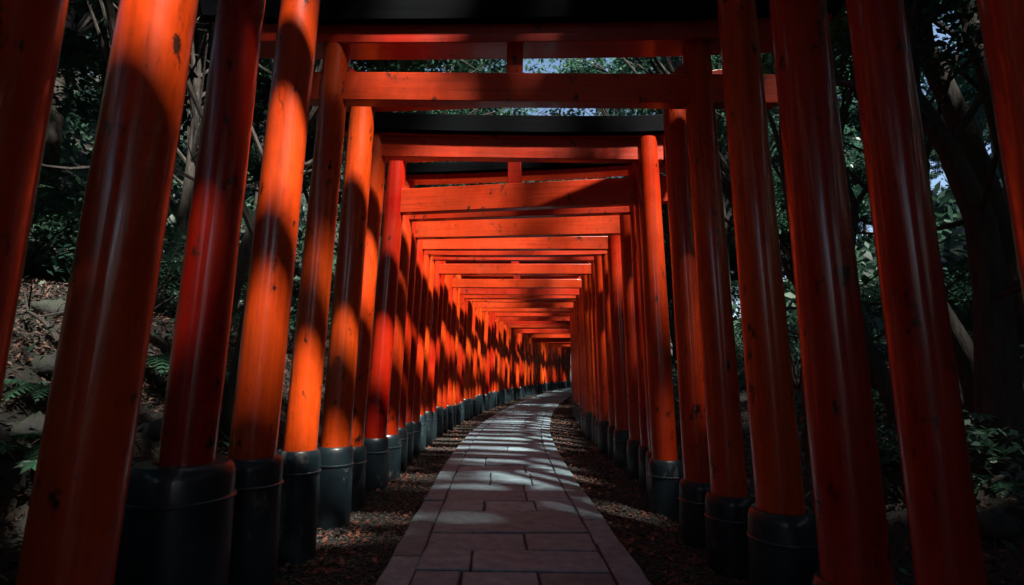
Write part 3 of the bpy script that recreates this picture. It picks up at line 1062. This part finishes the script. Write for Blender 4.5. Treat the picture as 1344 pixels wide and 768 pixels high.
N = 80000
yy = -5 + 75 * rng.random(N)
oo = (9 + 42 * rng.random(N) ** 1.2) * np.where(rng.random(N) < .5, -1, 1)
x, yv = off_to_xy(yy, oo)
flakes('distant_undergrowth', x, yv, ground_z(x, yv) + rng.uniform(.0, 1.3, N) ** 1.5 * (1 + .8 * vnoise(x, yv, 3)), rng.uniform(.25, .7, N), M['under'],
       'dense dark undergrowth covering the slopes farther into the forest', 'undergrowth', stand=.6)


# ferns
def make_fern(x, y, label, L=.55, nf=11, seed=0, lift=.8):
    r_ = random.Random(seed)
    t = thing('fern', label, 'fern', (x, y, float(ground_z(x, y))), 0, 'ferns on the banks')
    for f in range(nf):
        a = 2 * pi * f / nf + r_.uniform(-.2, .2)
        l = L * r_.uniform(.8, 1.15)
        mb = MB()
        pts = []
        n = 18
        for k in range(n):
            s = k / (n - 1)
            rr = l * (s * .95)
            z = l * lift * (1.5 * s - 1.45 * s * s)
            pts.append(Vector((rr * cos(a), rr * sin(a), z)))
        mb.tube(pts, [.004 * (1 - .8 * k / n) + .0008 for k in range(n)], 4)
        side = Vector((-sin(a), cos(a), 0))
        for k in range(2, n):
            s = k / (n - 1)
            wl = l * .24 * sin(pi * min(1, s * .93 + .1)) ** .8
            d = (pts[k] - pts[k - 1]).normalized()
            for sg in (-1, 1):
                tip = pts[k] + side * sg * wl + d * wl * .35 + Vector((0, 0, -wl * .28))
                b0 = pts[k] - d * l * .022
                b1 = pts[k] + d * l * .022
                md0 = b0.lerp(tip, .55) - d * .003
                md1 = b1.lerp(tip, .55) + d * .003
                mb.add([b0, md0, tip, md1, b1], [(0, 1, 2, 3, 4)])
        mb.obj('frond', M['fern'], t, smooth=False)
    return t


def at_px(px, py, off_guess):
    """walk along the view ray through a pixel until it meets the ground"""
    r = px_ray(px, py)
    for k in range(1, 3000):
        t = k * .01
        P = np.array([0, 0, 1.3]) + r * t
        if abs(P[0] - float(cx(P[1]))) > 2.2 and P[2] < float(ground_z(P[0], P[1])) + .05:
            return float(P[0]), float(P[1])
    return off_guess


fern_spots = [(212, 490, 'bright green fern fanning out between the second and third left posts', .62), (60, 600, 'dark fern low at the left edge between the first two posts', .5),
              (75, 520, 'dark fern higher on the left bank between the first two posts', .45), (300, 500, 'fern in the shade left of the brightest post', .45),
              (1075, 525, 'fern with pale tips between the third and fourth right posts', .5), (1170, 600, 'fern between the second and third right posts', .5),
              (1310, 640, 'small fern in the dark lower right corner', .4), (1160, 520, 'fern further back between the second and third right posts', .45)]
for k, (a, b, lab, L) in enumerate(fern_spots):
    x, y = at_px(a, b, (-3, 4))
    make_fern(x, y, lab, L, 11, k)


# plants with hand shaped leaves
def palm_leaf(mb, c, d, up, s, r_):
    d = d.normalized(); side = d.cross(up).normalized(); up2 = side.cross(d)
    for k in range(7):
        a = (k - 3) * radians(36)
        L = s * (1 - .09 * abs(k - 3) ** 1.3)
        v = d * cos(a) + side * sin(a)
        wv = (-d * sin(a) + side * cos(a))
        tip = c + v * L - up2 * L * .18
        m1 = c + v * L * .5 + wv * L * .15 - up2 * .01
        m2 = c + v * L * .5 - wv * L * .15 - up2 * .01
        mm = c + v * L * .5 + up2 * L * .03
        mb.add([c, m1, tip, m2, mm], [(0, 1, 4), (1, 2, 4), (4, 2, 3), (0, 4, 3)])


def make_palmate(x, y, z, label, h, n, s, seed, m='fern'):
    r_ = random.Random(seed)
    t = thing('broadleaf_plant', label, 'plant', (x, y, z), 0, 'broad leaved plants on the banks')
    for k in range(n):
        a = 2 * pi * k / n + r_.uniform(-.3, .3)
        hh = h * r_.uniform(.55, 1)
        e = Vector((cos(a) * hh * .6, sin(a) * hh * .6, hh))
        mb = MB()
        mb.tube(bez((0, 0, 0), (0, 0, hh * .8), e, 6), [.006, .005, .004, .004, .003, .002], 5)
        mb.obj('stem', M['bark'], t)
        mb = MB()
        palm_leaf(mb, e, Vector((cos(a), sin(a), -.25)), Vector((0, 0, 1)), s * r_.uniform(.8, 1.15), r_)
        mb.obj('leaf', M[m], t, smooth=False)
    return t


for k, (a, b, h, n, s, lab) in enumerate([(1300, 610, .55, 8, .2, 'green plant with hand shaped leaves right of the rightmost large post'),
                                          (30, 640, .35, 8, .13, 'dark low plant with hand shaped leaves in the lower left corner'),
                                          (1075, 580, .4, 7, .12, 'small plant with hand shaped leaves between the third and fourth right posts'),
                                          (1330, 500, .5, 7, .14, 'dark plant with hand shaped leaves at the right picture edge')]):
    x, y = at_px(a, b, (4, 3.5))
    make_palmate(x, y, float(ground_z(x, y)), lab, h, n, s, 40 + k)

# rocks and fallen branches on the left bank
rk = random.Random(5)
def make_rock(x, y, s, label, seed):
    r_ = random.Random(seed)
    mb = MB()
    n, m_ = 12, 8
    prof = []
    vs, fs = [], []
    ph = [r_.uniform(0, 6) for _ in range(5)]
    for i in range(m_):
        th = pi * (i + .5) / m_
        for k in range(n):
            a = 2 * pi * k / n
            r = s * (1 + .22 * sin(2 * a + ph[0] + th * 2) + .13 * sin(3 * a + ph[1]) + .1 * sin(5 * th + ph[2] + a * 2) + r_.uniform(-.06, .06))
            vs.append((r * sin(th) * cos(a) * 1.2, r * sin(th) * sin(a), r * cos(th) * .65))
    for i in range(m_ - 1):
        for k in range(n):
            k2 = (k + 1) % n
            fs.append((i * n + k, (i + 1) * n + k, (i + 1) * n + k2, i * n + k2))
    fs.append(tuple(range(n))); fs.append(tuple(range((m_ - 1) * n, m_ * n))[::-1])
    mb.add(vs, fs)
    o = mb.obj('rock', M['rock'], sharp=False)
    o.location = (x, y, float(ground_z(x, y)) + s * .12)
    o.rotation_euler = (0, 0, r_.uniform(0, 6))
    o['label'] = label; o['category'] = 'rock'; o['group'] = 'rocks on the banks'
    return o


for k, (a, b, s, lab) in enumerate([(80, 405, .16, 'grey rock high on the left bank between the first two posts'), (215, 560, .17, 'mossy rock below the bright fern'),
                                    (90, 480, .22, 'large rounded rock on the left bank behind the first gap'), (300, 560, .14, 'rock behind the third left post base'),
                                    (1090, 620, .15, 'rock on the right bank beside the fourth right post base'), (1300, 690, .18, 'dark rock in the lower right corner'),
                                    (45, 560, .14, 'small rock beside the dark fern at the left edge')]):
    x, y = at_px(a, b, (-3, 4))
    make_rock(x, y, s, lab, 70 + k)


def branch(x, y, L, ang, label, seed):
    r_ = random.Random(seed)
    t = MB()
    n = 9
    pts = []
    for k in range(n):
        s = k / (n - 1)
        xx = x + L * s * cos(ang) + .06 * sin(5 * s + seed); yy_ = y + L * s * sin(ang) + .05 * cos(4 * s)
        pts.append(Vector((xx, yy_, float(ground_z(xx, yy_)) + .05 + .12 * sin(pi * s))))
    t.tube(pts, [.022 * (1 - .75 * k / n) for k in range(n)], 6)
    for k in (3, 5, 6):
        e = pts[k] + Vector((r_.uniform(-.4, .4), r_.uniform(-.4, .4), r_.uniform(.1, .35)))
        t.tube([pts[k], pts[k].lerp(e, .5) + Vector((0, 0, .03)), e], [.010, .007, .003], 5)
    o = t.obj('fallen_branch', M['bark'])
    o['label'] = label; o['category'] = 'branch'; o['group'] = 'fallen branches on the banks'


for k, (a, b, L, an, lab) in enumerate([(150, 430, 1.1, .5, 'fallen branch on the left bank behind the second left post'), (280, 440, 1.0, 1.2, 'fallen branch on the bank behind the third left post'),
                                        (60, 450, .9, 2.4, 'crooked fallen branch on the leftmost visible bank'), (1290, 660, .9, .4, 'fallen branch on the dark ground in the lower right')]):
    x, y = at_px(a, b, (-3, 4))
    branch(x, y, L, an, lab, k)
